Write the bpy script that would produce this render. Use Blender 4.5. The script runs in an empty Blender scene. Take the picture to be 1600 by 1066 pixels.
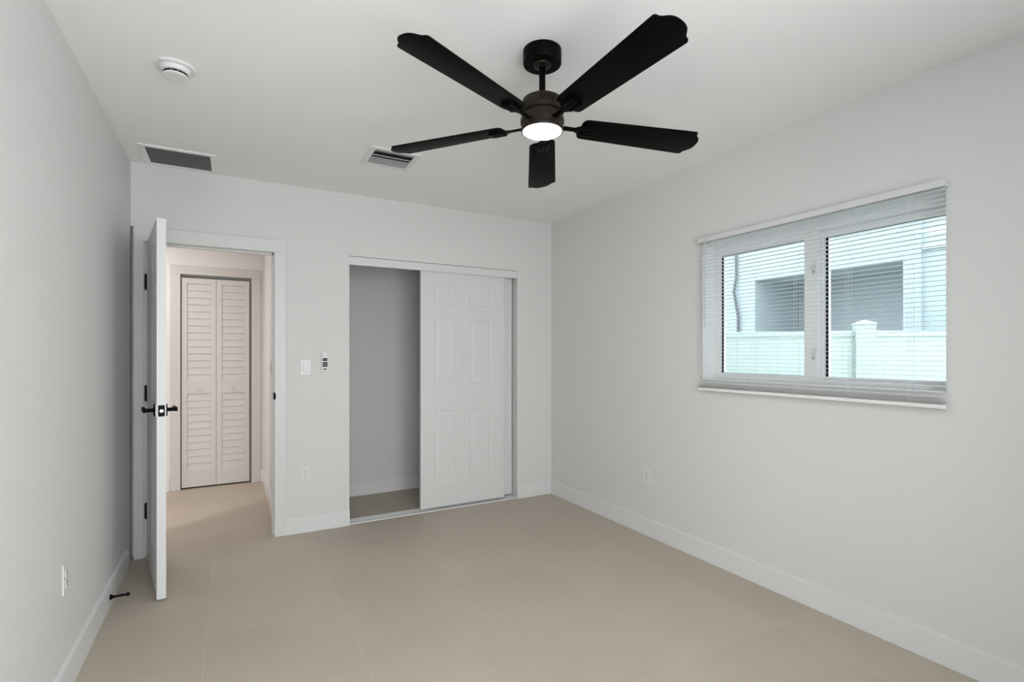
import bpy, bmesh, math, random
from mathutils import Matrix, Vector

# ------------------------------------------------------------------ camera, world, lights, exposure
S = bpy.context.scene
C = S.collection
R = math.radians
YAW = 28.9
cam_d = bpy.data.cameras.new('camera'); cam = bpy.data.objects.new('camera', cam_d); C.objects.link(cam)
cam_d.sensor_width = 36; cam_d.lens = 792 / 1600 * 36; cam_d.shift_y = 0.0125; cam_d.clip_start = 0.02
cam.location = (0, 0, 1.28); cam.rotation_euler = (R(90), 0, R(-YAW))
S.camera = cam
S.view_settings.view_transform = 'Standard'; S.view_settings.look = 'None'
S.view_settings.gamma = 1; S.view_settings.use_curve_mapping = False
S.view_settings.exposure = 0.0

W = bpy.data.worlds.new('sky'); S.world = W; W.use_nodes = True
bg = W.node_tree.nodes['Background']
bg.inputs['Color'].default_value = (0.975, 0.975, 1.0, 1); bg.inputs['Strength'].default_value = 3.2

def area(name, loc, rot, sx, sy, power, col, spread=180):
    l = bpy.data.lights.new(name, 'AREA'); l.shape = 'RECTANGLE'; l.size = sx; l.size_y = sy
    l.energy = power; l.color = col; l.spread = R(spread)
    o = bpy.data.objects.new(name, l); C.objects.link(o); o.location = loc; o.rotation_euler = rot
    return o
FAN_STRENGTH = 92
# added fill light outside the invented side window (points into the room, slightly up)
area('side_fill_light', (2.86, 0.0, 1.35), (R(100), 0, R(90)), 1.15, 1.2, 38, (1.0, 0.955, 0.955))
# added fill light outside the invented window behind the viewpoint (points along +y)
area('rear_fill_light', (0.45, -0.90, 1.20), (R(90), 0, 0), 1.8, 2.1, 58, (1.0, 0.935, 0.91))
# lamp added in the hall for fill, and ceiling lamp of the room beyond
area('hall_fill_light', (-0.95, 5.0, 2.40), (0, 0, 0), 0.3, 0.3, 9, (1.0, 0.94, 0.92))
area('landing_lamp_light', (-2.1, 3.22, 2.2), (0, 0, 0), 0.18, 0.18, 42, (1.0, 0.945, 0.915))

# ------------------------------------------------------------------ materials
def mat(name, col, rough=0.5, metal=0.0, spec=0.5, bump=0.0, bscale=60, var=0.0, vscale=3.0, emit=None, estr=0):
    m = bpy.data.materials.new(name); m.use_nodes = True
    nt = m.node_tree; b = nt.nodes['Principled BSDF']
    b.inputs['Base Color'].default_value = (*col, 1); b.inputs['Roughness'].default_value = rough
    b.inputs['Metallic'].default_value = metal; b.inputs['Specular IOR Level'].default_value = spec
    tc = nt.nodes.new('ShaderNodeTexCoord')
    if bump:
        n = nt.nodes.new('ShaderNodeTexNoise'); n.inputs['Scale'].default_value = bscale; n.inputs['Detail'].default_value = 3
        nt.links.new(tc.outputs['Object'], n.inputs['Vector'])
        bp = nt.nodes.new('ShaderNodeBump'); bp.inputs['Strength'].default_value = bump; bp.inputs['Distance'].default_value = 0.002
        nt.links.new(n.outputs['Fac'], bp.inputs['Height']); nt.links.new(bp.outputs['Normal'], b.inputs['Normal'])
    if var:
        n = nt.nodes.new('ShaderNodeTexNoise'); n.inputs['Scale'].default_value = vscale; n.inputs['Detail'].default_value = 4
        nt.links.new(tc.outputs['Object'], n.inputs['Vector'])
        mx = nt.nodes.new('ShaderNodeMix'); mx.data_type = 'RGBA'
        mx.inputs[6].default_value = (*[c * (1 - var) for c in col], 1); mx.inputs[7].default_value = (*[min(1, c * (1 + var)) for c in col], 1)
        nt.links.new(n.outputs['Fac'], mx.inputs[0]); nt.links.new(mx.outputs[2], b.inputs['Base Color'])
    if emit:
        b.inputs['Emission Color'].default_value = (*emit, 1); b.inputs['Emission Strength'].default_value = estr
    return m

M = {}
M['wall'] = mat('wall_paint', (0.72, 0.715, 0.708), 0.6, spec=0.3, bump=0.08, bscale=180, var=0.008, vscale=2)
M['ceil'] = mat('ceiling_paint', (0.89, 0.888, 0.885), 0.8, spec=0.2, bump=0.1, bscale=120, var=0.008, vscale=2)
M['trim'] = mat('trim_gloss_paint', (0.765, 0.765, 0.768), 0.35, spec=0.4, var=0.005)
M['casing'] = mat('casing_paint', (0.725, 0.725, 0.727), 0.4, spec=0.4, var=0.005)
M['door'] = mat('door_paint', (0.72, 0.72, 0.72), 0.4, spec=0.4, var=0.005)
M['hallwall'] = mat('hall_wall_paint', (0.80, 0.78, 0.77), 0.6, spec=0.3, bump=0.08, bscale=180, var=0.008)
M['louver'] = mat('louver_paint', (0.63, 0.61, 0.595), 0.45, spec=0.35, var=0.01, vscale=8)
M['plastic'] = mat('white_plastic', (0.75, 0.75, 0.75), 0.3, spec=0.5, var=0.003)
M['vinyl'] = mat('white_vinyl', (0.95, 0.95, 0.955), 0.35, spec=0.4, var=0.003)
M['black'] = mat('black_satin_metal', (0.0016, 0.0016, 0.0016), 0.4, spec=0.06, var=0.1, vscale=30)
M['blade'] = mat('dark_blade_finish', (0.0018, 0.0016, 0.0012), 0.5, spec=0.06, bump=0.12, bscale=90, var=0.25, vscale=20)
M['motor'] = mat('dark_bronze_metal', (0.011, 0.006, 0.0035), 0.45, metal=0.0, spec=0.25, var=0.1, vscale=20)
M['slot'] = mat('slot_black', (0.006, 0.004, 0.004), 0.9, spec=0.1, var=0.1)
M['chrome'] = mat('polished_chrome', (0.75, 0.75, 0.75), 0.12, metal=1.0, var=0.02)
M['darkduct'] = mat('duct_shadow_metal', (0.008, 0.008, 0.008), 0.7, var=0.1)
M['grille'] = mat('painted_grille_steel', (0.22, 0.22, 0.22), 0.5, var=0.02)
M['register'] = mat('register_steel', (0.40, 0.40, 0.415), 0.3, var=0.02)
M['gasket'] = mat('black_rubber', (0.004, 0.004, 0.01), 0.7, spec=0.2, var=0.1)
M['slat'] = mat('blind_slat_white', (0.95, 0.95, 0.95), 0.4, spec=0.6, var=0.003)
M['headrail'] = mat('headrail_enamel', (0.70, 0.70, 0.70), 0.4, var=0.003)
M['cord'] = mat('blind_cord', (0.78, 0.80, 0.84), 0.7, var=0.02)
M['wand'] = mat('clear_plastic_wand', (0.55, 0.56, 0.58), 0.2, var=0.02)
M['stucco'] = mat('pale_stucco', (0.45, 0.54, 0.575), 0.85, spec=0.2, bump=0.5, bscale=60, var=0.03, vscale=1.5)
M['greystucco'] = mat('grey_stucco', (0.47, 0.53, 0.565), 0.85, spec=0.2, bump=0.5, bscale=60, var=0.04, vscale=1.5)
M['fence'] = mat('fence_vinyl', (0.57, 0.68, 0.655), 0.4, spec=0.3, var=0.02, vscale=3)
M['ground'] = mat('yard_gravel', (0.35, 0.36, 0.33), 0.95, spec=0.1, bump=0.6, bscale=40, var=0.15, vscale=12)
M['cable'] = mat('grey_cable', (0.12, 0.14, 0.16), 0.6, var=0.1)
M['holes'] = mat('socket_dark', (0.05, 0.05, 0.05), 0.7, var=0.1)
M['grey'] = mat('grey_print', (0.45, 0.45, 0.45), 0.6, var=0.05)
M['ext'] = mat('outer_wall_paint', (0.7, 0.72, 0.74), 0.8, var=0.02)
M['lamp'] = mat('lit_diffuser', (1, 1, 1), 0.4, emit=(1.0, 0.965, 0.92), estr=FAN_STRENGTH, var=0.001)
M['hlamp'] = mat('lit_hall_diffuser', (1, 1, 1), 0.4, emit=(1.0, 0.88, 0.76), estr=8, var=0.001)

def translucent(m, fac):
    nt = m.node_tree; b = nt.nodes['Principled BSDF']; out = nt.nodes['Material Output']
    t = nt.nodes.new('ShaderNodeBsdfTranslucent'); t.inputs['Color'].default_value = (0.9, 0.9, 0.9, 1)
    mx = nt.nodes.new('ShaderNodeMixShader'); mx.inputs[0].default_value = fac
    nt.links.new(b.outputs[0], mx.inputs[1]); nt.links.new(t.outputs[0], mx.inputs[2]); nt.links.new(mx.outputs[0], out.inputs['Surface'])
translucent(M['slat'], 0.12)

def glass():
    m = bpy.data.materials.new('window_glass'); m.use_nodes = True; nt = m.node_tree; nt.nodes.clear()
    o = nt.nodes.new('ShaderNodeOutputMaterial'); t = nt.nodes.new('ShaderNodeBsdfTransparent')
    t.inputs['Color'].default_value = (0.94, 0.98, 0.985, 1)
    g = nt.nodes.new('ShaderNodeBsdfGlossy'); g.inputs['Roughness'].default_value = 0.02
    g.inputs['Color'].default_value = (0.9, 0.97, 1, 1)
    f = nt.nodes.new('ShaderNodeFresnel'); f.inputs['IOR'].default_value = 1.3
    mx = nt.nodes.new('ShaderNodeMixShader')
    nt.links.new(f.outputs[0], mx.inputs[0]); nt.links.new(t.outputs[0], mx.inputs[1]); nt.links.new(g.outputs[0], mx.inputs[2])
    nt.links.new(mx.outputs[0], o.inputs['Surface'])
    return m
M['glass'] = glass()

def floor_mat():
    m = bpy.data.materials.new('beige_porcelain_tile'); m.use_nodes = True; nt = m.node_tree
    N = nt.nodes; L = nt.links; b = N['Principled BSDF']
    tc = N.new('ShaderNodeTexCoord'); sp = N.new('ShaderNodeSeparateXYZ'); L.new(tc.outputs['Object'], sp.inputs[0])
    def math_(op, a, bb=None):
        n = N.new('ShaderNodeMath'); n.operation = op
        for i, v in enumerate((a, bb)):
            if v is None: continue
            if isinstance(v, (int, float)): n.inputs[i].default_value = v
            else: L.new(v, n.inputs[i])
        return n.outputs[0]
    def line(c, off, per, hw):
        a = math_('DIVIDE', math_('SUBTRACT', c, off), per)
        fr = math_('FRACT', math_('ADD', a, 100.5))
        d = math_('ABSOLUTE', math_('SUBTRACT', fr, 0.5))
        return math_('LESS_THAN', d, hw / per), math_('FLOOR', math_('ADD', a, 100.0))
    lx, ix = line(sp.outputs[0], 0.486, 0.5885, 0.0014)
    ly, iy = line(sp.outputs[1], 2.66, 1.165, 0.0014)
    grout = math_('MAXIMUM', lx, ly)
    wn = N.new('ShaderNodeTexWhiteNoise'); wn.noise_dimensions = '2D'
    cv = N.new('ShaderNodeCombineXYZ'); L.new(ix, cv.inputs[0]); L.new(iy, cv.inputs[1]); L.new(cv.outputs[0], wn.inputs['Vector'])
    n1 = N.new('ShaderNodeTexNoise'); n1.inputs['Scale'].default_value = 2.2; n1.inputs['Detail'].default_value = 6; n1.inputs['Roughness'].default_value = 0.6
    L.new(tc.outputs['Object'], n1.inputs['Vector'])
    n2 = N.new('ShaderNodeTexNoise'); n2.inputs['Scale'].default_value = 45; n2.inputs['Detail'].default_value = 4
    L.new(tc.outputs['Object'], n2.inputs['Vector'])
    f = math_('ADD', math_('MULTIPLY', n1.outputs['Fac'], 0.6), math_('ADD', math_('MULTIPLY', n2.outputs['Fac'], 0.25), math_('MULTIPLY', wn.outputs['Value'], 0.15)))
    cr = N.new('ShaderNodeValToRGB'); cr.color_ramp.elements[0].position = 0.3; cr.color_ramp.elements[1].position = 0.7
    cr.color_ramp.elements[0].color = (0.46, 0.40, 0.335, 1); cr.color_ramp.elements[1].color = (0.53, 0.462, 0.385, 1)
    L.new(f, cr.inputs[0])
    mx = N.new('ShaderNodeMix'); mx.data_type = 'RGBA'; mx.inputs[7].default_value = (0.60, 0.53, 0.45, 1)
    L.new(math_('MULTIPLY', grout, 0.75), mx.inputs[0]); L.new(cr.outputs[0], mx.inputs[6]); L.new(mx.outputs[2], b.inputs['Base Color'])
    b.inputs['Roughness'].default_value = 0.5; b.inputs['Specular IOR Level'].default_value = 0.35
    bp = N.new('ShaderNodeBump'); bp.inputs['Strength'].default_value = 0.05; bp.inputs['Distance'].default_value = 0.001
    L.new(n2.outputs['Fac'], bp.inputs['Height']); L.new(bp.outputs['Normal'], b.inputs['Normal'])
    return m
M['floor'] = floor_mat()

# ------------------------------------------------------------------ mesh helpers
class MB:
    def __init__(s): s.bm = bmesh.new()
    def box(s, x0, x1, y0, y1, z0, z1, bev=0.0, mtx=None, seg=2):
        t = bmesh.new(); bmesh.ops.create_cube(t, size=1)
        for v in t.verts:
            v.co = Vector(((x0 + x1) / 2 + v.co.x * (x1 - x0), (y0 + y1) / 2 + v.co.y * (y1 - y0), (z0 + z1) / 2 + v.co.z * (z1 - z0)))
        if bev: bmesh.ops.bevel(t, geom=t.edges[:], offset=bev, segments=seg, affect='EDGES', profile=0.5)
        return s.add(t, mtx)
    def add(s, t, mtx=None):
        if mtx is not None: bmesh.ops.transform(t, matrix=mtx, verts=t.verts)
        me = bpy.data.meshes.new('tmp'); t.to_mesh(me); t.free(); s.bm.from_mesh(me); bpy.data.meshes.remove(me)
        return s
    def lathe(s, prof, seg=48, mtx=None):           # prof: [(r, z)] about the z axis
        t = bmesh.new(); rings = []
        for r, z in prof:
            if r < 1e-6: rings.append([t.verts.new((0, 0, z))])
            else: rings.append([t.verts.new((r * math.cos(2 * math.pi * i / seg), r * math.sin(2 * math.pi * i / seg), z)) for i in range(seg)])
        for a, b in zip(rings, rings[1:]):
            for i in range(seg):
                j = (i + 1) % seg
                if len(a) == 1 and len(b) == 1: continue
                if len(a) == 1: t.faces.new((a[0], b[j], b[i]))
                elif len(b) == 1: t.faces.new((a[i], a[j], b[0]))
                else: t.faces.new((a[i], a[j], b[j], b[i]))
        bmesh.ops.recalc_face_normals(t, faces=t.faces)
        return s.add(t, mtx)
    def tube(s, pts, r, seg=10):
        t = bmesh.new(); rings = []
        pts = [Vector(p) for p in pts]
        for i, p in enumerate(pts):
            d = (pts[min(i + 1, len(pts) - 1)] - pts[max(i - 1, 0)]).normalized()
            u = d.cross(Vector((0.123, 0.9, 0.41))).normalized(); w = d.cross(u)
            rr = r[i] if isinstance(r, (list, tuple)) else r
            rings.append([t.verts.new(p + (u * math.cos(2 * math.pi * k / seg) + w * math.sin(2 * math.pi * k / seg)) * rr) for k in range(seg)])
        for a, b in zip(rings, rings[1:]):
            for i in range(seg): t.faces.new((a[i], a[(i + 1) % seg], b[(i + 1) % seg], b[i]))
        t.faces.new(rings[0][::-1]); t.faces.new(rings[-1])
        bmesh.ops.recalc_face_normals(t, faces=t.faces)
        return s.add(t)
    def prism(s, poly, z0, z1, mtx=None, bev=0.0):   # poly in xy, extruded in z
        t = bmesh.new()
        a = [t.verts.new((x, y, z0)) for x, y in poly]; b = [t.verts.new((x, y, z1)) for x, y in poly]
        n = len(poly)
        for i in range(n): t.faces.new((a[i], a[(i + 1) % n], b[(i + 1) % n], b[i]))
        t.faces.new(a[::-1]); t.faces.new(b)
        bmesh.ops.recalc_face_normals(t, faces=t.faces)
        if bev:
            ed = [e for e in t.edges if abs(e.verts[0].co.z - e.verts[1].co.z) < 1e-7]
            bmesh.ops.bevel(t, geom=ed, offset=bev, segments=2, affect='EDGES', profile=0.5)
        return s.add(t, mtx)
    def build(s, name, m, parent=None, smooth=False, loc=None, rot=None):
        me = bpy.data.meshes.new(name); s.bm.to_mesh(me); s.bm.free()
        me.materials.append(M[m])
        if smooth:
            for p in me.polygons: p.use_smooth = True
            try: me.set_sharp_from_angle(angle=R(35))
            except Exception: pass
        o = bpy.data.objects.new(name, me); C.objects.link(o)
        if parent: o.parent = parent
        if loc: o.location = loc
        if rot: o.rotation_euler = rot
        return o

def tag(o, label=None, cat=None, group=None, kind=None):
    if label: o['label'] = label
    if cat: o['category'] = cat
    if group: o['group'] = group
    if kind: o['kind'] = kind
    return o
def empty(name, loc=(0, 0, 0), rz=0, parent=None):
    o = bpy.data.objects.new(name, None); C.objects.link(o); o.location = loc; o.rotation_euler = (0, 0, rz)
    o.empty_display_size = 0.1
    if parent: o.parent = parent
    return o
def struct(o, label=None, cat=None): return tag(o, label, cat, kind='structure')

# ------------------------------------------------------------------ room shell
XL, XR, YB, YR, ZC = -0.553, 2.568, 3.905, -0.60, 2.475
YW = 4.025                       # hall / closet side of the back wall
DX0, DX1, DZ = -0.481, 0.2555, 1.989     # doorway between jamb faces
CX0, CX1, CZ = 0.767, 2.207, 2.014      # closet opening
YH, XH = 5.67, 0.283             # far wall and right wall of the hall

struct(MB().box(-3.2, 2.76, -0.8, 5.9, -0.1, 0.0).build('floor', 'floor'), 'beige large-format tile floor of the bedroom, closet and hall', 'floor')
struct(MB().box(-3.2, 2.76, -0.8, 5.9, ZC, ZC + 0.1).build('ceiling', 'ceil'), 'plain white ceiling above the ceiling fan', 'ceiling')
struct(MB().box(XL - 0.12, XL, YR, YW, 0, ZC).build('wall_left', 'wall'), 'plain white wall beside the open bedroom door', 'wall')

b = MB()
b.box(XL, XR, YB, YW, 2.075, ZC)                                 # above everything
b.box(XL + 0.016, DX0 - 0.018, YB, YW, 0, 2.075)                 # sliver left of the doorway
b.box(XL, XL + 0.016, YB + 0.055, YW, 0, 2.075)                  # back of the dark gap in the corner
b.box(DX0 - 0.018, DX1 + 0.018, YB, YW, DZ + 0.018, 2.075)
b.box(DX1 + 0.018, CX0, YB, YW, 0, 2.075)
b.box(CX0, CX1, YB, YW, CZ, 2.075)
b.box(CX1, XR, YB, YW, 0, 2.075)
struct(b.build('wall_back', 'wall'), 'white wall with the doorway and the sliding door closet', 'wall')

KW = 1.0094
WY0, WY1, WZ0, WZ1 = 0.959, 2.196, 1.1185, 1.964                  # window opening
WX = XR + 0.20
b = MB()
RY0, RY1, RZ0, RZ1 = -0.50, 0.50, 0.85, 2.05                      # window added for fill light, unseen beside the camera
b.box(XR, WX, YR - 0.2, RY0, 0, ZC); b.box(XR, WX, RY1, WY0, 0, ZC); b.box(XR, WX, RY0, RY1, 0, RZ0); b.box(XR, WX, RY0, RY1, RZ1, ZC)
b.box(XR, WX, WY1, 5.0, 0, ZC)
b.box(XR, WX, WY0, WY1, 0, WZ0); b.box(XR, WX, WY0, WY1, WZ1, ZC)
struct(b.build('wall_right', 'wall'), 'white wall with the wide window and blind', 'wall')

QX0, QX1, QZ0, QZ1 = -0.45, 1.35, 0.12, 2.20                      # window added for fill light, unseen behind the camera
b = MB()
b.box(XL - 0.12, QX0, YR - 0.15, YR, 0, ZC); b.box(QX1, XR, YR - 0.15, YR, 0, ZC)
b.box(QX0, QX1, YR - 0.15, YR, 0, QZ0); b.box(QX0, QX1, YR - 0.15, YR, QZ1, ZC)
struct(b.build('wall_rear', 'wall'), 'plain white wall behind the viewpoint', 'wall')
def fill_window(name, loc, rz, hw, hh, label):
    w2 = struct(empty(name, loc, rz), label, 'window')
    b = MB()
    for y0, y1 in ((-hw, -hw + 0.05), (-0.025, 0.025), (hw - 0.05, hw)): b.box(-0.03, 0.03, y0, y1, 0, hh)
    b.box(-0.03, 0.03, -hw, hw, 0, 0.05); b.box(-0.03, 0.03, -hw, hw, hh - 0.05, hh)
    b.build('window_frame', 'vinyl', w2)
    MB().box(-0.003, 0.003, -hw + 0.05, hw - 0.05, 0.05, hh - 0.05).build('window_glass', 'glass', w2)
fill_window('fill_window_side', (XR + 0.12, (RY0 + RY1) / 2, RZ0), 0, (RY1 - RY0) / 2, RZ1 - RZ0, 'added white framed window, unseen beside the viewpoint, letting in fill light')
fill_window('fill_window_rear', ((QX0 + QX1) / 2, YR - 0.10, QZ0), R(90), (QX1 - QX0) / 2, QZ1 - QZ0, 'added white framed window, unseen behind the viewpoint, letting in fill light')

# closet interior
b = MB()
b.box(0.40, XR, 4.685, 4.785, 0, ZC)
struct(b.build('wall_closet_back', 'wall'), 'shaded white back wall inside the closet', 'wall')
struct(MB().box(XH, 0.55, YW, 4.685, 0, ZC).build('wall_closet_left', 'wall'), 'white wall between the closet and the hall', 'wall')
struct(MB().box(XH, 0.55, 4.685, YH, 0, ZC).build('wall_hall_right', 'hallwall'), 'warm white wall on the right side of the hall', 'wall')
# hall
BX0, BX1, BZ = -0.425, 0.168, 2.03                               # bifold opening
b = MB()
b.box(-3.1, BX0, YH, YH + 0.12, 0, ZC); b.box(BX1, 0.55, YH, YH + 0.12, 0, ZC); b.box(BX0, BX1, YH, YH + 0.12, BZ, ZC)
b.box(BX0 - 0.05, BX1 + 0.05, YH + 0.12, YH + 0.2, 0, BZ + 0.1)  # back of the cupboard
struct(b.build('wall_hall_back', 'hallwall'), 'warm white far wall of the hall around the louvered doors', 'wall')
struct(MB().box(-1.0, XL - 0.12, YB, YW, 0, ZC).build('wall_hall_front', 'hallwall'), 'short hall wall beside the bedroom doorway', 'wall')
struct(MB().box(-3.2, -3.1, 2.4, YH + 0.12, 0, ZC).build('wall_hall_left', 'hallwall'), 'far left end wall of the hall', 'wall')
struct(MB().box(-3.1, XL - 0.12, 2.3, 2.4, 0, ZC).build('wall_landing', 'hallwall'), 'wall of the landing beyond the hall', 'wall')

# ------------------------------------------------------------------ baseboards
BH, BT = 0.119, 0.014
def baseboard(name, x0, x1, y0, y1, label, m='trim'):
    b = MB(); b.box(x0, x1, y0, y1, 0, BH - 0.004); 
    ix0, ix1, iy0, iy1 = x0, x1, y0, y1
    if x1 - x0 > y1 - y0:
        iy0 = y0 + 0.004
    elif x0 < XL + 0.1: ix1 = x1 - 0.004
    else: ix0 = x0 + 0.004
    b.box(ix0, ix1, iy0, iy1, BH - 0.004, BH)
    return struct(b.build(name, m), label, 'baseboard')
baseboard('baseboard_left', XL, XL + BT, YR, 3.74, 'white baseboard along the left wall under the outlet')
baseboard('baseboard_right', XR - BT, XR, YR, YB, 'white baseboard along the window wall')
baseboard('baseboard_back', DX1 + 0.077, CX0, YB - BT, YB, 'short white baseboard between doorway and closet')
baseboard('baseboard_corner', CX1, XR - BT, YB - BT, YB, 'short white baseboard between closet and window wall')
baseboard('baseboard_closet', 0.55, XR, 4.685 - BT, 4.685, 'white baseboard inside the closet')
baseboard('baseboard_hall', XH - BT, XH, YW, YH, 'white baseboard on the right wall of the hall')
baseboard('baseboard_hall_back', 0.25, XH - BT, YH - BT, YH, 'tiny white baseboard in the far hall corner')
baseboard('baseboard_hall_left', -3.1, BX0 - 0.085, YH - BT, YH, 'white baseboard on the far hall wall left of the louvered doors')

# ------------------------------------------------------------------ bedroom doorway
b = MB()
b.box(DX0 - 0.018, DX0, YB, YW, 0, DZ + 0.018); b.box(DX1, DX1 + 0.018, YB, YW, 0, DZ + 0.018)
b.box(DX0, DX1, YB, YW, DZ, DZ + 0.018)
b.box(DX0, DX0 + 0.010, YB + 0.052, YB + 0.085, 0, DZ); b.box(DX1 - 0.010, DX1, YB + 0.052, YB + 0.085, 0, DZ)  # stops
b.box(DX0, DX1, YB + 0.052, YB + 0.085, DZ - 0.010, DZ)
struct(b.build('trim_1', 'casing'), 'white jamb lining the bedroom doorway', 'door frame')
b = MB()
b.box(XL + 0.016, DX0 - 0.003, YB - 0.016, YB, 0, DZ, 0.003)
b.box(DX1 + 0.003, DX1 + 0.077, YB - 0.016, YB, 0, DZ, 0.003)
b.box(XL + 0.016, DX1 + 0.077, YB - 0.016, YB, DZ, DZ + 0.088, 0.003)
struct(b.build('trim_2', 'casing'), 'flat white casing around the bedroom doorway', 'door casing')
b = MB()
b.box(DX0 - 0.075, DX0 - 0.003, YW, YW + 0.014, 0, DZ); b.box(DX1 + 0.003, XH, YW, YW + 0.014, 0, DZ)
b.box(DX0 - 0.075, XH, YW, YW + 0.014, DZ, DZ + 0.08)
struct(b.build('trim_3', 'trim'), 'white casing on the hall side of the doorway', 'door casing')
# strike plate on the latch jamb
o = MB().box(DX1 - 0.0015, DX1 + 0.0005, YB + 0.012, YB + 0.042, 0.955, 1.015, 0.0005).build('strike_plate', 'black')
tag(o, 'small black strike plate on the right jamb of the doorway', 'strike plate')
o = MB().lathe([(0, 0), (0.013, 0), (0.013, 0.004), (0.009, 0.006), (0, 0.006)], 24, Matrix.Translation((DX1 + 0.004, YB - 0.0155, 0.985)) @ Matrix.Rotation(R(90), 4, 'X') @ Matrix.Scale(2.0, 4, (0, 1, 0)) @ Matrix.Scale(0.55, 4, (1, 0, 0))).build('strike_lip', 'black')
tag(o, 'black strike lip curling round the edge of the right doorway jamb', 'strike lip')

PX = [0, .12, .325, .43, .635, .755]
PZ = [0, .20, .79, 1.01, 1.555, 1.672, 1.857, 1.978]
def panel_door(w, h, th, flip=False):
    """six panel moulded door, x 0..w, y 0..th, z 0..h, both faces moulded"""
    xs = [x * w / PX[-1] for x in PX]; zs = [z * h / PZ[-1] for z in PZ]
    t = bmesh.new()
    for side in (0, 1):
        def P(x, z, d): return t.verts.new((x, d if side == 0 else th - d, z))
        for i in range(5):
            for j in range(7):
                x0, x1, z0, z1 = xs[i], xs[i + 1], zs[j], zs[j + 1]
                if i in (1, 3) and j in (1, 3, 5):
                    steps = [(0, 0), (0.007, 0.004), (0.013, 0.0045), (0.034, 0.001), (0.036, 0.0008)]
                    prev = None
                    for ins, d in steps:
                        ring = [P(x0 + ins, z0 + ins, d), P(x1 - ins, z0 + ins, d), P(x1 - ins, z1 - ins, d), P(x0 + ins, z1 - ins, d)]
                        if prev:
                            for k in range(4): t.faces.new((prev[k], prev[(k + 1) % 4], ring[(k + 1) % 4], ring[k]))
                        prev = ring
                    t.faces.new(prev)
                else:
                    t.faces.new((P(x0, z0, 0), P(x1, z0, 0), P(x1, z1, 0), P(x0, z1, 0)))
    for q in ([(0, 0, 0), (0, th, 0), (0, th, h), (0, 0, h)], [(w, 0, 0), (w, th, 0), (w, th, h), (w, 0, h)],
              [(0, 0, 0), (w, 0, 0), (w, th, 0), (0, th, 0)], [(0, 0, h), (w, 0, h), (w, th, h), (0, th, h)]):
        t.faces.new([t.verts.new(v) for v in q])
    bmesh.ops.remove_doubles(t, verts=t.verts, dist=1e-5)
    bmesh.ops.recalc_face_normals(t, faces=t.faces)
    m = MB(); m.add(t); return m

# open bedroom door
DW, DT = 0.744, 0.040
dr = struct(empty('door_1', (DX0 + 0.006, YB - 0.004, 0.012), R(-79.9)), 'white six-panel bedroom door standing open against the left wall', 'door')
slab = panel_door(DW, 1.968, DT).build('door_slab', 'door', dr, loc=(0.004, 0.004, 0))
hz = 0.985 - 0.012
def door_handle(side):
    """lever handle on one face; side -1 = face at y=0.004, +1 = face at y=0.044"""
    y = 0.004 if side < 0 else 0.004 + DT
    X = DW - 0.056
    h = MB()
    h.box(X - 0.031, X + 0.031, min(y, y + side * 0.009), max(y, y + side * 0.009), hz - 0.031, hz + 0.031, 0.002)
    h.tube([(X, y + side * 0.008, hz), (X, y + side * 0.048, hz)], 0.010, 16)
    h.box(X - 0.115, X + 0.012, min(y + side * 0.042, y + side * 0.056), max(y + side * 0.042, y + side * 0.056), hz - 0.011, hz + 0.011, 0.003)
    o = h.build('door_handle', 'black', dr, smooth=True)
    tr = MB()
    tr.box(X - 0.034, X + 0.034, min(y, y + side * 0.003), max(y, y + side * 0.003), hz - 0.034, hz + 0.034, 0.001)
    tr.box(X - 0.119, X - 0.1145, min(y + side * 0.043, y + side * 0.055), max(y + side * 0.043, y + side * 0.055), hz - 0.010, hz + 0.010, 0.001)
    c = tr.build('handle_trim', 'chrome', o); c['label'] = 'polished chrome edge of the handle'
door_handle(-1); door_handle(1)
lp = MB().box(DW + 0.0038, DW + 0.0058, 0.004 + 0.006, 0.004 + DT - 0.006, hz - 0.029, hz + 0.029, 0.0006).build('latch_plate', 'black', dr)
MB().tube([(DW + 0.005, 0.024, hz), (DW + 0.013, 0.024, hz)], 0.0075, 16).build('latch_bolt', 'chrome', lp, smooth=True)
for z in (0.28, 1.02, 1.72):
    h = MB()
    h.tube([(0, 0, z - 0.046), (0, 0, z + 0.046)], 0.0065, 14)
    h.tube([(0, 0, z - 0.051), (0, 0, z - 0.046)], 0.0045, 12); h.tube([(0, 0, z + 0.046), (0, 0, z + 0.051)], 0.0045, 12)
    h.box(0.001, 0.0045, 0.0, 0.032, z - 0.044, z + 0.044)                     # leaf on the door edge
    a = R(79.9); m4 = Matrix.Rotation(a, 4, 'Z')                                # leaf on the jamb
    h.box(-0.0055, -0.0035, 0.0, 0.040, z - 0.044, z + 0.044, mtx=m4)
    h.build('hinge', 'black', dr, smooth=True)

# door stop on the left baseboard
st = MB()
rotY = Matrix.Translation((XL + BT, 3.216, 0.052)) @ Matrix.Rotation(R(90), 4, 'Y')
st.lathe([(0, 0), (0.014, 0), (0.014, 0.003), (0.0085, 0.010), (0.0055, 0.022), (0.005, 0.066), (0, 0.066)], 24, rotY)
o = tag(empty('door_stop', (0, 0, 0)), 'small black door stop fixed to the left baseboard behind the door', 'door stop')
o.location = (XL + BT, 3.216, 0.052)
s1 = st.build('rod', 'black', o, smooth=True); s1.location = (-XL - BT, -3.216, -0.052)
s2 = MB().lathe([(0, 0.0655), (0.008, 0.0655), (0.0095, 0.070), (0.009, 0.079), (0, 0.081)], 24, rotY).build('rubber_tip', 'gasket', o, smooth=True); s2.location = (-XL - BT, -3.216, -0.052)

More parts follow.
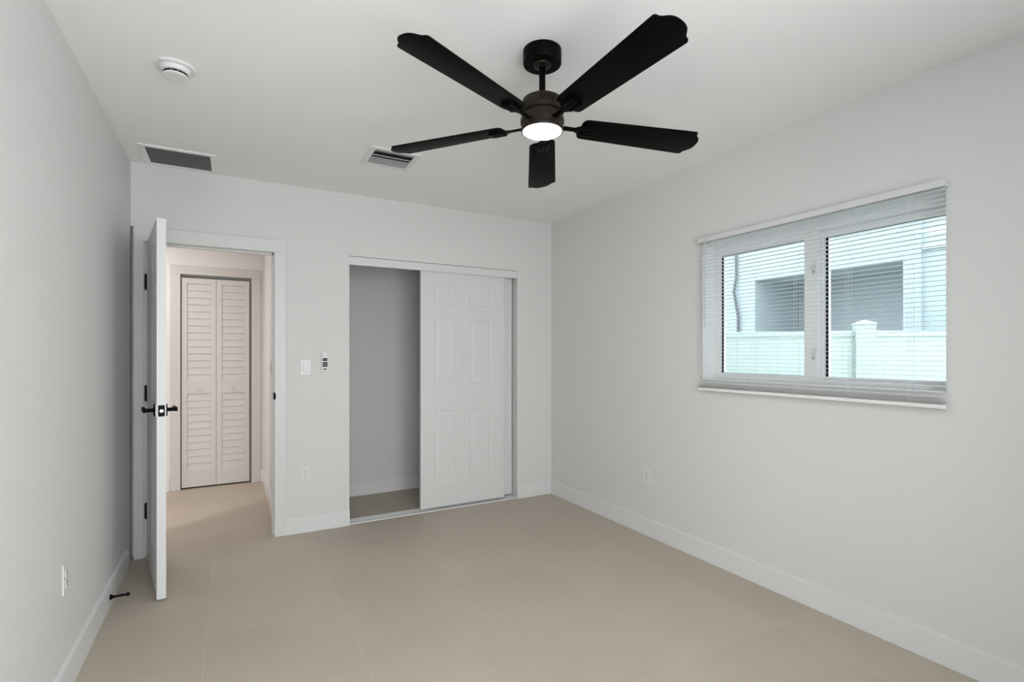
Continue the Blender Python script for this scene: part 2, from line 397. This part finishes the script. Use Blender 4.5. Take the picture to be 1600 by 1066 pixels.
# ------------------------------------------------------------------ closet: fascia, track, sliding doors
b = MB(); b.box(CX0 + 0.001, CX1 - 0.001, YB + 0.004, YB + 0.018, 1.949, CZ - 0.004, 0.001); b.box(CX0 + 0.001, CX1 - 0.001, YB + 0.018, YB + 0.115, CZ - 0.012, CZ)
struct(b.build('trim_4', 'casing'), 'white fascia hiding the top track of the sliding closet doors', 'closet track')
b = MB(); b.box(CX0 + 0.001, CX1 - 0.001, YB + 0.002, YB + 0.110, 0, 0.006, 0.001)
for y in (0.004, 0.065, 0.107): b.box(CX0 + 0.001, CX1 - 0.001, YB + y - 0.002, YB + y + 0.002, 0.006, 0.009)
struct(b.build('trim_5', 'trim'), 'white floor track of the sliding closet doors', 'closet track')
d = struct(empty('door_2', (1.330, YB + 0.026, 0.024)), 'white six-panel closet door, the front one that slides', 'closet door')
panel_door(0.760, 1.968, 0.030).build('door_slab', 'door', d)
b = MB()
b.lathe([(0.0, 0), (0.01, 0), (0.01, 0.006), (0.0, 0.006)], 16, Matrix.Translation((0.06, 0.015, -0.004)))
b.build('bottom_guide', 'plastic', d)
d = struct(empty('door_3', (1.436, YB + 0.080, 0.024)), 'white six-panel closet door, the rear one mostly hidden behind the other', 'closet door')
panel_door(0.760, 1.968, 0.030).build('door_slab', 'door', d)

# ------------------------------------------------------------------ louvered bifold doors in the hall
b = MB(); w = 0.082; y0 = YH - 0.014
b.box(BX0 - w, BX0, y0, YH, 0, BZ, 0.002); b.box(BX1, BX1 + w, y0, YH, 0, BZ, 0.002); b.box(BX0 - w, BX1 + w, y0, YH, BZ, BZ + w, 0.002)
struct(b.build('trim_6', 'louver'), 'white casing round the louvered hall doors', 'door casing')
def bifold(name, x0, x1, label, knob):
    d = struct(empty(name, (x0, YH + 0.004, 0.016)), label, 'louvered door')
    w = x1 - x0; h = 1.982; st = 0.045; T = 0.028
    f = MB()
    f.box(0, st, 0, T, 0, h, 0.001); f.box(w - st, w, 0, T, 0, h, 0.001)
    f.box(st, w - st, 0, T, 0, 0.155, 0.001); f.box(st, w - st, 0, T, 0.885, 1.000, 0.001); f.box(st, w - st, 0, T, h - 0.05, h, 0.001)
    f.build('door_frame', 'louver', d)
    l = MB()
    for (a, c, n) in ((0.155, 0.885, 11), (1.000, h - 0.05, 14)):
        p = (c - a) / n
        for k in range(n):
            z = a + p * k
            # a board leaning inward towards its top, lower edge lapping out over the one below
            t = bmesh.new()
            prof = [(0.0035, z + 0.0005), (0.0085, z - 0.002), (0.0165, z + p + 0.004), (0.0115, z + p + 0.006)]
            A = [t.verts.new((st, y, zz)) for y, zz in prof]; B = [t.verts.new((w - st, y, zz)) for y, zz in prof]
            for i in range(4): t.faces.new((A[i], A[(i + 1) % 4], B[(i + 1) % 4], B[i]))
            t.faces.new(A[::-1]); t.faces.new(B); bmesh.ops.recalc_face_normals(t, faces=t.faces); l.add(t)
    l.build('louvers', 'louver', d)
    if knob is not None:
        MB().lathe([(0, 0), (0.005, 0), (0.005, 0.010), (0.012, 0.014), (0.013, 0.020), (0.009, 0.025), (0, 0.026)], 20,
                   Matrix.Translation((knob, 0, 0.925)) @ Matrix.Rotation(R(90), 4, 'X')).build('knob', 'louver', d, smooth=True)
bifold('door_4', -0.418, -0.136, 'left leaf of the white louvered hall door', 0.15)
bifold('door_5', -0.133, 0.149, 'right leaf of the white louvered hall door', 0.14)
struct(MB().box(BX0 + 0.01, BX1 - 0.004, YH + 0.006, YH + 0.026, BZ - 0.014, BZ).build('trim_7', 'grille'), 'metal top track of the louvered hall doors', 'door track')

# ------------------------------------------------------------------ plates on the walls (local frame: x right, -y out of the wall, z up)
def place(o, loc, rz): o.location = loc; o.rotation_euler = (0, 0, rz)
def outlet(loc, rz, label):
    o = empty('electrical_outlet'); place(o, loc, rz)
    tag(o, label, 'outlet', 'white duplex outlets low on the walls')
    MB().box(-0.035, 0.035, -0.005, 0, -0.0575, 0.0575, 0.002).build('cover_plate', 'plastic', o)
    for s in (-1, 1):
        r = MB().box(-0.017, 0.017, -0.0075, -0.005, s * 0.0195 - 0.0145, s * 0.0195 + 0.0145, 0.001).build('receptacle', 'plastic', o)
        h = MB(); zc = s * 0.0195
        h.box(-0.0075, -0.0055, -0.0082, -0.0073, zc - 0.001, zc + 0.008); h.box(0.0055, 0.0075, -0.0082, -0.0073, zc - 0.001, zc + 0.007)
        h.tube([(0, -0.0073, zc - 0.008), (0, -0.0082, zc - 0.008)], 0.0028, 10)
        h.build('socket_slots', 'holes', r)
    MB().tube([(0, -0.005, 0), (0, -0.0065, 0)], 0.003, 12).build('screw', 'grey', o)
outlet((0.461, YB, 0.420), 0, 'white duplex outlet low on the wall between doorway and closet')
outlet((XR, 2.676, 0.419), R(-90), 'white duplex outlet low on the wall under the window')
outlet((XL, 2.488, 0.435), R(90), 'white duplex outlet low on the left wall')
def switch(loc, rz, label, n=1):
    o = empty('light_switch'); place(o, loc, rz); tag(o, label, 'switch')
    w = 0.035 + 0.023 * (n - 1)
    MB().box(-w, w, -0.005, 0, -0.0575, 0.0575, 0.002).build('cover_plate', 'plastic', o)
    for k in range(n):
        c = (k - (n - 1) / 2) * 0.046
        MB().box(c - 0.0165, c + 0.0165, -0.0085, -0.005, -0.0335, 0.0335, 0.0012).build('rocker', 'plastic', o)
        MB().box(c - 0.0175, c + 0.0175, -0.0054, -0.0049, -0.0345, 0.0345).build('rocker_rim', 'grey', o)
switch((0.461, YB, 1.184), 0, 'white rocker switch on the wall between doorway and closet')
switch((XH, 4.66, 1.17), R(-90), 'white switch plate on the right wall of the hall', 2)
# fan remote in its wall holder
o = empty('remote_control'); place(o, (0.592, YB, 1.215), 0)
tag(o, 'white ceiling fan remote with black buttons in a wall holder beside the closet', 'remote control')
MB().box(-0.026, 0.026, -0.008, 0, -0.072, 0.055, 0.003).build('holder', 'plastic', o)
MB().box(-0.0215, 0.0215, -0.018, -0.008, -0.064, 0.076, 0.004).build('remote_body', 'plastic', o)
for r_ in range(2):
    for c_ in range(2):
        MB().box(-0.0155 + c_ * 0.016, -0.0005 + c_ * 0.016, -0.0195, -0.018, 0.013 + r_ * 0.011, 0.0225 + r_ * 0.011, 0.0008).build('button', 'black', o)
for r_ in range(3):
    for c_ in range(3):
        MB().box(-0.0165 + c_ * 0.0112, -0.0065 + c_ * 0.0112, -0.0195, -0.018, -0.031 + r_ * 0.0125, -0.020 + r_ * 0.0125, 0.0008).build('button', 'black', o)
MB().box(-0.013, 0.011, -0.0195, -0.018, -0.050, -0.0425, 0.0007).build('button', 'black', o)
MB().box(-0.012, 0.012, -0.0184, -0.0179, 0.052, 0.0545).build('printed_mark', 'grey', o)

# ------------------------------------------------------------------ ceiling vents and smoke alarm
def louver_vent(name, cx, cy, hw, hd, fr, label, n, angle, bladem, mixed=False):
    o = tag(empty(name, (cx, cy, ZC)), label, 'ceiling vent')
    f = MB(); W2, D2 = hw + fr, hd + fr; fr2 = min(fr, YB - 0.0015 - (cy + hd))
    f.box(-W2, W2, -D2, -hd, -0.007, 0, 0.0015); f.box(-W2, W2, hd, hd + fr2, -0.007, 0, 0.0015)
    f.box(-W2, -hw, -hd, hd, -0.007, 0, 0.0015); f.box(hw, W2, -hd, hd, -0.007, 0, 0.0015)
    f.build('frame', 'ceil', o)
    MB().box(-hw, hw, -hd, hd, -0.0008, -0.0002).build('duct_backing', 'darkduct', o)
    p = 2 * hd / n; s = MB()
    for k in range(n):
        y = -hd + p * (k + 0.5)
        a = angle if not mixed else (-angle if k < n / 2 else angle)
        m4 = Matrix.Translation((0, y, -0.0045)) @ Matrix.Rotation(R(a), 4, 'X')
        wv = p * 0.2
        s.box(-hw, hw, -wv, wv, -0.0005, 0.0005, mtx=m4)
    s.build('louvers', bladem, o)
    return o
louver_vent('return_air_grille', -0.279, 3.703, 0.163, 0.143, 0.030, 'white framed return grille with fine dark louvers at the left wall corner of the ceiling', 12, 0, 'grille')
rg = tag(empty('supply_register', (0.848, 3.075, ZC)), 'small square supply register with curved blades beside the fan blade tip', 'ceiling vent')
f = MB(); hw, hd, fr = 0.118, 0.115, 0.032
f.box(-hw - fr, hw + fr, -hd - fr, -hd, -0.008, 0, 0.002); f.box(-hw - fr, hw + fr, hd, hd + fr, -0.008, 0, 0.002)
f.box(-hw - fr, -hw, -hd, hd, -0.008, 0, 0.002); f.box(hw, hw + fr, -hd, hd, -0.008, 0, 0.002)
f.build('frame', 'trim', rg)
MB().box(-hw, hw, -hd, hd, -0.0010, -0.0002).build('duct_backing', 'darkduct', rg)
for k, (yc, ww, zz, sg) in enumerate(((-0.088, 0.018, -0.007, -1), (-0.030, 0.020, -0.010, -1), (0.018, 0.0085, -0.006, 1), (0.046, 0.0085, -0.006, 1), (0.074, 0.0085, -0.006, 1), (0.100, 0.0085, -0.006, 1))):
    t = bmesh.new(); prof = []
    for i in range(7):
        u = i / 6
        prof.append((yc - ww + 2 * ww * u, zz + 0.009 * (u if sg < 0 else 1 - u) ** 1.7))
    top = [(y, z + 0.0009) for y, z in prof][::-1]; pr = prof + top
    A = [t.verts.new((-hw, y, z)) for y, z in pr]; B = [t.verts.new((hw, y, z)) for y, z in pr]
    for i in range(len(pr)): t.faces.new((A[i], A[(i + 1) % len(pr)], B[(i + 1) % len(pr)], B[i]))
    t.faces.new(A[::-1]); t.faces.new(B); bmesh.ops.recalc_face_normals(t, faces=t.faces)
    m_ = MB(); m_.add(t); m_.build('blade', 'register', rg, smooth=True)

sd = tag(empty('smoke_alarm', (-0.206, 2.525, ZC)), 'round white smoke alarm on the ceiling above the left side', 'smoke alarm')
MB().lathe([(0, 0), (0.074, 0), (0.074, -0.006), (0.071, -0.010), (0, -0.010)], 64).build('mounting_plate', 'plastic', sd, smooth=True)
MB().lathe([(0, -0.010), (0.055, -0.010), (0.055, -0.020), (0.051, -0.026), (0.044, -0.028), (0, -0.028)], 64).build('alarm_body', 'plastic', sd, smooth=True)
v = MB()
for k in range(12):
    v.box(0.038, 0.0425, -0.0085, 0.0085, -0.036, -0.028, mtx=Matrix.Rotation(2 * math.pi * k / 12, 4, 'Z'))
v.build('vent_openings', 'slot', sd)
MB().lathe([(0, -0.036), (0.044, -0.036), (0.044, -0.040), (0.040, -0.043), (0, -0.044)], 64).build('alarm_cap', 'plastic', sd, smooth=True)
MB().lathe([(0, 0), (0.005, 0), (0.004, -0.002), (0, -0.0025)], 16, Matrix.Translation((-0.05, -0.052, -0.010))).build('screw', 'grey', sd)

# ------------------------------------------------------------------ ceiling fan
FX, FY = 1.071, 1.693
fan = tag(empty('ceiling_fan', (FX, FY, ZC)), 'black five-blade ceiling fan with a lit round lamp', 'ceiling fan')
def Z(z): return z - ZC
MB().lathe([(0, 0), (0.0755, 0), (0.0755, Z(2.424)), (0.0735, Z(2.4205)), (0, Z(2.4205))], 64).build('canopy', 'black', fan, smooth=True)
MB().lathe([(0, Z(2.4205)), (0.036, Z(2.4205)), (0.034, Z(2.414)), (0.020, Z(2.408)), (0, Z(2.408))], 40).build('hanger_ball', 'motor', fan, smooth=True)
MB().tube([(0, 0, Z(2.412)), (0, 0, Z(2.288))], 0.0125, 24).build('downrod', 'black', fan, smooth=True)
mo = MB().lathe([(0, Z(2.292)), (0.030, Z(2.292)), (0.062, Z(2.288)), (0.077, Z(2.279)), (0.084, Z(2.262)), (0.085, Z(2.232)), (0.084, Z(2.227)), (0.077, Z(2.224)),
            (0.077, Z(2.214)), (0.083, Z(2.211)), (0.086, Z(2.204)), (0.086, Z(2.188)), (0.082, Z(2.183)), (0.0815, Z(2.172)), (0, Z(2.172))], 72).build('motor_housing', 'motor', fan, smooth=True)
for g in range(3):
    v = MB()
    for k in range(5):
        a = R(90 - YAW + 180 + 10 + g * 120) + (k - 2) * 0.155
        m4 = Matrix.Rotation(a, 4, 'Z') @ Matrix.Translation((0.0835, 0, Z(2.256))) @ Matrix.Rotation(R(-32), 4, 'X')
        v.box(-0.0022, 0.0020, -0.0017, 0.0017, -0.013, 0.013, 0.0008, mtx=m4)
    v.build('vent_slots', 'slot', mo)
lk = MB().lathe([(0, Z(2.174)), (0.081, Z(2.174)), (0.083, Z(2.170)), (0.083, Z(2.158)), (0.081, Z(2.155)), (0.0765, Z(2.155)), (0.076, Z(2.160)), (0, Z(2.160))], 72).build('light_ring', 'motor', fan, smooth=True)
MB().lathe([(0.0762, Z(2.159)), (0.0755, Z(2.1555)), (0.070, Z(2.152)), (0.05, Z(2.1495)), (0, Z(2.1485))], 64).build('lamp_diffuser', 'lamp', lk, smooth=True)

def blade_outline():
    r0, r1 = 0.158, 0.660
    w0, w1 = 0.056, 0.072
    pts = []
    def arc(cx, cy, r, a0, a1, n=7):
        for i in range(n):
            a = R(a0 + (a1 - a0) * i / (n - 1)); pts.append((cx + r * math.cos(a), cy + r * math.sin(a)))
    arc(r0 + 0.024, -w0 + 0.024, 0.024, 180, 270)            # root corners
    arc(r1 - 0.012, -w1 + 0.012, 0.012, 272, 352)            # tip corner
    prof = ((0.84, 0.000), (0.75, 0.002), (0.66, 0.008), (0.57, 0.016), (0.45, 0.024), (0.3, 0.029), (0.15, 0.031))
    for s_, e in prof: pts.append((r1 + e, -s_ * w1))         # bracket shaped tip
    pts.append((r1 + 0.0317, 0))
    for s_, e in prof[::-1]: pts.append((r1 + e, s_ * w1))
    arc(r1 - 0.012, w1 - 0.012, 0.012, 8, 88)
    arc(r0 + 0.024, w0 - 0.024, 0.024, 90, 180)
    return pts
OUT = blade_outline()
PITCH = 11.5
protos = {}
for k in range(5):
    az = R(YAW + 3.2 + 72 * k + (2.3 if k == 2 else 0))
    # local x = outward, local y = COUNTER-clockwise seen from above -> outline s is clockwise, so mirror y
    m4 = Matrix.Rotation(math.pi / 2 - az, 4, 'Z')
    tilt = Matrix.Translation((0, 0, Z(2.186))) @ Matrix.Rotation(R(-PITCH), 4, 'X')
    if k == 0:
        bl = MB().prism([(x, -y) for x, y in OUT], -0.003, 0.003, tilt, bev=0.0012).build('blade', 'blade', fan, smooth=True)
        ir = MB()
        Mt = tilt @ Matrix.Translation((0, 0, -0.003))
        ir.prism([(0.084, -0.011), (0.135, -0.010), (0.165, -0.030), (0.215, -0.030), (0.226, -0.018), (0.226, 0.018), (0.215, 0.030), (0.165, 0.030), (0.135, 0.010), (0.084, 0.011)], -0.006, 0.0, Mt, bev=0.0012)
        for s_ in (-1, 0, 1):
            ir.box(0.160, 0.222, s_ * 0.0185 - 0.0055, s_ * 0.0185 + 0.0055, -0.012, -0.005, 0.002, mtx=Mt)
        ir = ir.build('blade_bracket', 'black', bl, smooth=True)
        sl = MB()
        for s_ in (-1, 1): sl.box(0.168, 0.218, s_ * 0.0093 - 0.0022, s_ * 0.0093 + 0.0022, -0.0066, -0.0059, mtx=Mt)
        sl_m = sl
        protos['b'] = bl; protos['i'] = ir
        for s_ in (-1, 1): sl_m.tube([Mt @ Vector((0.200, s_ * 0.024, -0.0125)), Mt @ Vector((0.200, s_ * 0.024, -0.0115))], 0.003, 10)
        ss = sl_m.build('bracket_slots', 'slot', bl)
        protos['s'] = ss
    else:
        bl = protos['b'].copy(); C.objects.link(bl); bl.parent = fan
        for q in ('i', 's'):
            c = protos[q].copy(); C.objects.link(c); c.parent = bl
    # the fan hangs a little off plumb: the far blades sit slightly lower than the near ones
    q = Matrix.Rotation(R(-1.7), 4, Vector((math.cos(R(YAW)), -math.sin(R(YAW)), 0)))
    piv = Vector((0, 0, Z(2.185)))
    mm = Matrix.Translation(piv) @ q @ Matrix.Translation(-piv) @ Matrix.Rotation(math.pi / 2 - az, 4, 'Z')
    bl.location = mm.to_translation(); bl.rotation_euler = mm.to_euler()

# ------------------------------------------------------------------ window
win = struct(empty('window_1', (XR + 0.10, (WY0 + WY1) / 2, WZ0)), 'white vinyl sliding window behind the blind in the right wall', 'window')
oy = (WY0 + WY1) / 2
def kz(z): return 1.28 + (z - 1.28) * KW
def wb(m, x0, x1, y0, y1, z0, z1, bev=0.0015):
    x0 += 0.024; x1 += 0.024
    m.box(x0 - XR - 0.10, x1 - XR - 0.10, y0 - oy, y1 - oy, z0 - WZ0, z1 - WZ0, bev)
g1 = (1.596 * KW, 2.113 * KW, kz(1.163), kz(1.880))     # sliding (far) glass y0,y1,z0,z1
g2 = (0.984 * KW, 1.507 * KW, kz(1.160), kz(1.878))     # fixed (near) glass
f = MB()
wb(f, 2.640, 2.730, WY1 - 0.030, WY1, WZ0, WZ1); wb(f, 2.640, 2.730, WY0, g2[0], WZ0, WZ1)
wb(f, 2.640, 2.730, g2[0], WY1 - 0.030, WZ0, WZ0 + 0.028); wb(f, 2.640, 2.730, g2[0], WY1 - 0.030, WZ1 - 0.045, WZ1)
wb(f, 2.672, 2.730, g2[1], g2[1] + 0.045, WZ0 + 0.028, WZ1 - 0.045)     # fixed meeting stile
wb(f, 2.672, 2.730, g2[0], g2[1], WZ0 + 0.028, g2[2]); wb(f, 2.672, 2.730, g2[0], g2[1], g2[3], WZ1 - 0.045)
f.build('window_frame', 'vinyl', win)
s = MB()
wb(s, 2.642, 2.668, g1[1], WY1 - 0.030, WZ0 + 0.028, WZ1 - 0.045); wb(s, 2.642, 2.668, 1.538, g1[0], WZ0 + 0.028, WZ1 - 0.045)
wb(s, 2.642, 2.668, g1[0], g1[1], WZ0 + 0.028, g1[2]); wb(s, 2.642, 2.668, g1[0], g1[1], g1[3], WZ1 - 0.045)
sash = s.build('sash', 'vinyl', win)
p = MB(); wb(p, 2.654, 2.658, g1[0], g1[1], g1[2], g1[3], 0); p.build('sash_glass', 'glass', sash)
p = MB(); wb(p, 2.690, 2.694, g2[0], g2[1], g2[2], g2[3], 0); p.build('fixed_glass', 'glass', win)
def gask(par, g, x0, x1):
    k = MB()
    wb(k, x0, x1, g[1] - 0.010, g[1], g[2], g[3], 0); wb(k, x0, x1, g[0], g[0] + 0.003, g[2], g[3], 0)
    wb(k, x0, x1, g[0], g[1], g[2], g[2] + 0.002, 0); wb(k, x0, x1, g[0], g[1], g[3] - 0.002, g[3], 0)
    k.build('gasket', 'gasket', par)
gask(sash, g1, 2.648, 2.6535); gask(win, g2, 2.684, 2.6895)
for z in (1.275, 1.725):
    k = MB(); wb(k, 2.632, 2.642, 1.548, 1.566, z - 0.028, z + 0.028, 0.002); wb(k, 2.624, 2.634, 1.551, 1.563, z - 0.006, z + 0.010, 0.002)
    lt = k.build('sash_lock', 'plastic', sash)
    k = MB(); wb(k, 2.6312, 2.6322, 1.555, 1.560, z - 0.020, z - 0.014, 0); k.build('lock_screw', 'slot', lt)

b = MB()
b.box(XR + 0.001, XR + 0.1, WY1 - 0.004, WY1 - 0.0005, WZ0, WZ1); b.box(XR + 0.001, XR + 0.1, WY0 + 0.0005, WY0 + 0.003, WZ0, WZ1)
b.box(XR + 0.001, XR + 0.1, WY0, WY1, WZ0 + 0.0005, WZ0 + 0.004); b.box(XR + 0.001, XR + 0.1, WY0, WY1, WZ1 - 0.004, WZ1 - 0.0005)
struct(b.build('trim_8', 'vinyl'), 'white lining of the window recess behind the blind', 'window reveal')
# ------------------------------------------------------------------ mini blind
BXc = 2.543; BY0, BY1 = 0.9535, 2.196
bl = tag(empty('window_blind', (BXc, (BY0 + BY1) / 2, 1.055)), 'white open horizontal mini blind hanging over the window', 'blind')
by = (BY0 + BY1) / 2
def bb(m, x0, x1, y0, y1, z0, z1, bev=0.0): m.box(x0 - BXc, x1 - BXc, y0 - by, y1 - by, z0 - 1.055, z1 - 1.055, bev)
h = MB(); bb(h, 2.526, XR - 0.001, BY0 - 0.002, BY1 + 0.002, 1.962, 1.992, 0.002); h.build('headrail', 'headrail', bl)
sl = MB(); pitch = 0.0207
def slat(m, z, crown=0.0012):
    t = bmesh.new(); n = 5; pr = []
    for i in range(n):
        u = -1 + 2 * i / (n - 1); pr.append((u * 0.0125, crown * (1 - u * u)))
    pr = pr + [(x, zz - 0.0005) for x, zz in pr[::-1]]
    A = [t.verts.new((x, BY0 - by, z - 1.055 + zz)) for x, zz in pr]; B = [t.verts.new((x, BY1 - by, z - 1.055 + zz)) for x, zz in pr]
    for i in range(len(pr)): t.faces.new((A[i], A[(i + 1) % len(pr)], B[(i + 1) % len(pr)], B[i]))
    t.faces.new(A[::-1]); t.faces.new(B); bmesh.ops.recalc_face_normals(t, faces=t.faces); m.add(t)
z = 1.105
while z < 1.957: slat(sl, z); z += pitch
for k in range(6): slat(sl, 1.0735 + k * 0.0026)
sl.build('slats', 'slat', bl)
br = MB(); bb(br, 2.530, 2.556, BY0, BY1, 1.055, 1.072, 0.003); br = br.build('bottom_rail', 'slat', bl)
for y in (1.075, 1.325, 1.575, 1.825, 2.09):
    c = MB()
    for x in (2.5298, 2.5562): c.tube([(x - BXc, y - by - 0.006, 1.070 - 1.055), (x - BXc, y - by - 0.006, 1.964 - 1.055)], 0.0006, 6)
    c.tube([(2.5295 - BXc, y - by + 0.006, 1.070 - 1.055), (2.5295 - BXc, y - by + 0.006, 1.964 - 1.055)], 0.0006, 6)
    c.build('ladder_cord', 'cord', bl)
    k = MB(); bb(k, 2.528, 2.534, y - 0.006, y + 0.006, 1.066, 1.074, 0.001); k.build('cord_button', 'plastic', br)
c = MB(); c.tube([(2.518 - BXc, 2.135 - by, 1.975 - 1.055), (2.517 - BXc, 2.135 - by, 1.44 - 1.055)], 0.0035, 6)
c.tube([(2.518 - BXc, 2.135 - by, 1.975 - 1.055), (2.527 - BXc, 2.135 - by, 1.975 - 1.055)], 0.002, 6)
c.build('tilt_wand', 'wand', bl)

# ------------------------------------------------------------------ outside the window
struct(MB().box(WX, 12, -6, 12, -0.35, -0.25).build('ground', 'ground'), 'bare ground between the house and the neighbour', 'ground')
NX = 6.2
oy0, oy1, oz1 = 2.69, 4.42, 2.275
nb = tag(empty('neighbour_house', (NX, 3.5, -0.25)), 'pale neighbouring house with a shaded recess, seen through the window', 'house')
b = MB(); h0 = 0.0; H = 4.6
def nbx(m, x0, x1, y0, y1, z0, z1): m.box(x0 - NX, x1 - NX, y0 - 3.5, y1 - 3.5, z0 + 0.25, z1 + 0.25)
nbx(b, NX, NX + 0.2, -4, oy0, -0.25, H); nbx(b, NX, NX + 0.2, oy1, 10, -0.25, H); nbx(b, NX, NX + 0.2, oy0, oy1, oz1, H)
b.build('house_wall', 'stucco', nb)
b = MB(); nbx(b, NX + 1.0, NX + 1.1, oy0 - 0.1, oy1 + 0.1, -0.25, oz1 + 0.1); nbx(b, NX + 0.2, NX + 1.0, oy0 - 0.1, oy0, -0.25, oz1)
nbx(b, NX + 0.2, NX + 1.0, oy1, oy1 + 0.1, -0.25, oz1); nbx(b, NX + 0.2, NX + 1.0, oy0 - 0.1, oy1 + 0.1, oz1, oz1 + 0.1)
b.build('porch_recess', 'greystucco', nb)
b = MB(); nbx(b, NX - 0.03, NX, oy0 - 0.175, oy0 - 0.015, -0.25, H); b.build('wall_pilaster', 'stucco', nb)
b = MB(); nbx(b, NX - 0.04, NX, 1.85, 2.505, 2.345, 2.38); b.build('wall_bar', 'fence', nb)  # thin pale bar put on the neighbour wall face
# cable hanging down the neighbour wall left of the recess
o = MB().tube([(NX - 0.03, 4.70, 3.2), (NX - 0.03, 4.69, 2.35), (NX - 0.04, 4.72, 2.15), (NX - 0.03, 4.66, 1.8), (NX - 0.03, 4.66, 1.4), (NX - 0.04, 4.56, 1.1), (NX - 0.03, 4.56, -0.2)], 0.018, 8).build('utility_cable', 'cable', None, smooth=True)
tag(o, 'dark wavy utility cable running down the neighbouring house', 'cable')
# white vinyl fence
P0, PP, P2 = Vector((3.30, 3.27, 0)), Vector((4.365, 2.16, 0)), Vector((5.75, 1.50, 0))
fn = tag(empty('vinyl_fence', (PP.x, PP.y, -0.25)), 'white vinyl privacy fence with a capped post between the houses', 'fence')
def fence_run(a, c, top):
    d = c - a; L = d.length; ang = math.atan2(d.y, d.x)
    m4 = Matrix.Translation((a.x - PP.x, a.y - PP.y, 0)) @ Matrix.Rotation(ang, 4, 'Z')
    p = MB(); n = int(L / 0.15)
    for i in range(n): p.box(i * L / n + 0.0003, (i + 1) * L / n - 0.0003, -0.011, 0.011, 0.1, top - 0.02, 0.0008, mtx=m4)
    p.build('fence_panel', 'fence', fn)
    MB().box(0, L, -0.022, 0.022, top - 0.045, top, 0.003, mtx=m4).build('top_rail', 'fence', fn)
    MB().box(0, L, -0.022, 0.022, 0.03, 0.12, 0.003, mtx=m4).build('bottom_rail', 'fence', fn)
top = 1.463 + 0.25
fence_run(P0, PP, top); fence_run(PP, P2, top)
pm = Matrix.Rotation(R(38), 4, 'Z')
post = MB().box(-0.066, 0.066, -0.066, 0.066, 0, 1.51 + 0.25, 0.003, mtx=pm).build('fence_post', 'fence', fn)
t = bmesh.new(); q = 0.073; zb_, zt = 1.505 + 0.25, 1.52 + 0.25
vs = [t.verts.new(v) for v in ((-q, -q, zb_), (q, -q, zb_), (q, q, zb_), (-q, q, zb_), (-q, -q, zt), (q, -q, zt), (q, q, zt), (-q, q, zt), (0, 0, zt + 0.03))]
for fidx in ((0, 3, 2, 1), (0, 1, 5, 4), (1, 2, 6, 5), (2, 3, 7, 6), (3, 0, 4, 7), (4, 5, 8), (5, 6, 8), (6, 7, 8), (7, 4, 8)): t.faces.new([vs[i] for i in fidx])
cp = MB(); cp.add(t, pm); cp.build('post_cap', 'fence', post)

# ceiling lamp bodies (out of the frame), the hall one added for fill
for x, y, zz, lb in ((-0.95, 5.0, ZC, 'added round ceiling lamp for fill, unseen in the hall left of the doorway'), (-2.1, 3.22, ZC, 'round ceiling lamp on the landing beyond the hall')):
    o = tag(empty('ceiling_lamp', (x, y, zz)), lb, 'ceiling lamp')
    MB().lathe([(0, 0), (0.15, 0), (0.15, -0.02), (0, -0.02)], 40).build('lamp_base', 'plastic', o, smooth=True)
    MB().lathe([(0.14, -0.02), (0.135, -0.045), (0.09, -0.06), (0, -0.065)], 40).build('lamp_diffuser', 'hlamp', o, smooth=True)
